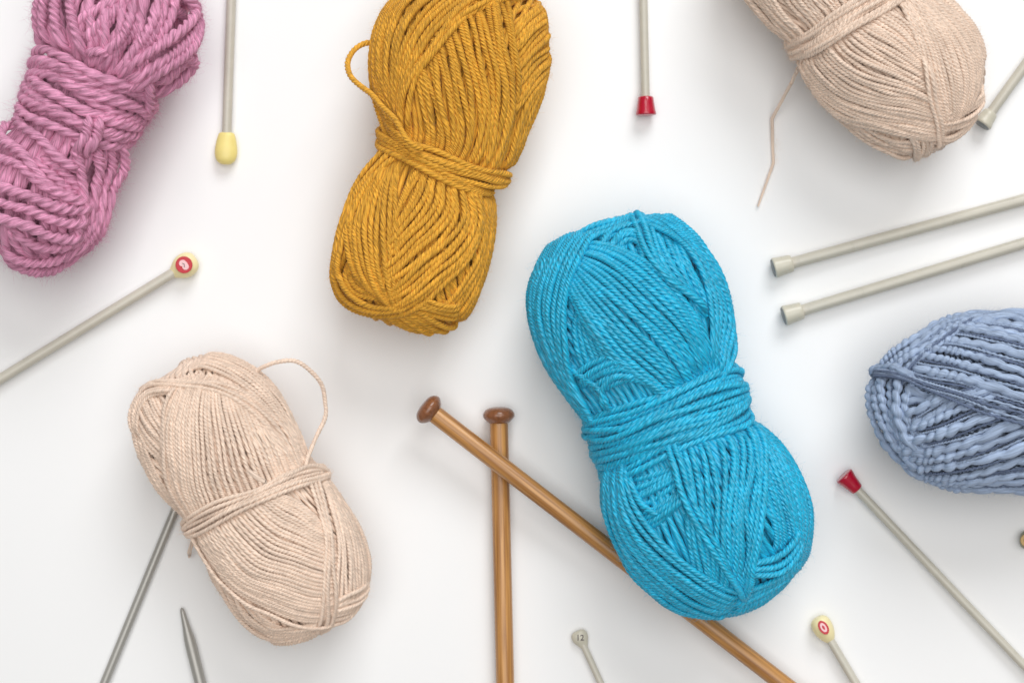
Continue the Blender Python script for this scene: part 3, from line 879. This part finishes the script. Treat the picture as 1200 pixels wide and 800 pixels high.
# cream knob with a red oval ring
def knob_oval(root, r, hr):
    o = lathe('knob', rprof(smooth_prof([(-hr * 1.25, .01), (-hr * 1.2, hr * .55), (-hr * .8, hr * .92), (-hr * .1, hr), (hr * .6, hr * .86), (hr * 1.1, hr * .62), (hr * 1.35, r * 1.05), (hr * 1.4, r * .98)])), MAT['cream'], root, flat=.9)
    o['label'] = 'cream knob with a red oval ring print'
    y = hr * .9 * M
    f = up_face(y - .00035, -hr * .25 * M, tilt=-.18)
    disc('emblem', 5.4 * M, 8.6 * M, .0005, MAT['redprint'], o, f)
    disc('emblem_mark', 3.2 * M, 5.8 * M, .00062, MAT['palepink'], o, f)
    disc('emblem_mark', 1.3 * M, 2.8 * M, .00070, MAT['redprint'], o, f)
needle((965, 736), (1003, 800), 800, 5.0, 12.0, 'grey needle with cream knob bearing a red oval ring, at the bottom edge', knob_oval, z_head=11)

# small needle with a 12 on its knob
def knob_twelve(root, r, hr):
    o = lathe('knob', rprof(smooth_prof([(-hr * .95, .01), (-hr * .9, hr * .6), (-hr * .5, hr * .98), (.15 * hr, hr * .98), (hr * .7, hr * .72), (hr * 1.15, r * 1.2), (hr * 1.3, r * .98)])), MAT['cap'], root, flat=.62)
    o['label'] = 'grey knob marked 12'
    text_mesh('12', 9.5 * M, MAT['ink'], o, up_face(hr * .62 * M - .00004, -hr * .1 * M, spin=-.42))
needle((680, 747), (704, 800), 700, 3.9, 9.6, 'small thin grey needle with a knob marked 12 at the bottom', knob_twelve, z_head=6.5)

# needle under the lower left skein, and the bare point beside it
needle((40, 1000), (163, 700), 560, 5.0, 11, 'thin grey needle partly hidden under the lower left beige skein', knob_cap('cap', -3, 23, 11.5, 9.5, 1.6, 'cap_end'), mat='needle_dark')
needle((288, 1010), (235, 800), 308, 6.7, 12, 'tapered grey needle point sticking up from the bottom left edge', knob_cap('cap', -3, 23, 12, 10, 1.6, 'cap_end'), mat='needle_dark', tipr=46)

# tan knob at the right edge
def knob_tan(root, r, hr):
    o = lathe('knob', rprof(smooth_prof([(-hr * .6, .01), (-hr * .55, hr * .6), (-hr * .2, hr * .98), (hr * .3, hr * .95), (hr * .8, r * 1.4), (hr * 1.0, r)])), MAT['olive'], root, flat=.8)
    f = up_face(hr * .72 * M, -.1 * hr * M)
    disc('ring', 7.2 * M, 7.2 * M, .0008, MAT['tan'], o, f)
    disc('ring_centre', 3.6 * M, 3.6 * M, .0010, MAT['brown'], o, f)
needle((1202, 632), (1300, 640), 700, 5, 10.5, 'tan round needle knob just showing at the right edge', knob_tan)

# wooden needles
def knob_mushroom(root, r, hr):
    h = 10.3
    pr = smooth_prof([(-h, .01), (-h * .98, hr * .35), (-h * .8, hr * .72), (-h * .35, hr * .96), (h * .1, hr * .98), (h * .55, hr * .8), (h * .8, hr * .62), (h * .85, r * .98)])
    o = lathe('knob', rprof(pr), MAT['woodhead'], root)
    o['label'] = 'dark brown stained round knob'
needle((584.5, 487), (592, 800), 900, 10.6, 18.6, 'upright wooden needle crossed by another wooden needle', knob_mushroom, mat='wood', z_head=18.6, z_tip=10.6)
needle((503, 480), (917, 800), 980, 10.4, 18.6, 'slanting wooden needle lying over the upright one and under the turquoise skein', knob_mushroom, mat='wood', z_head=45, z_tip=10)
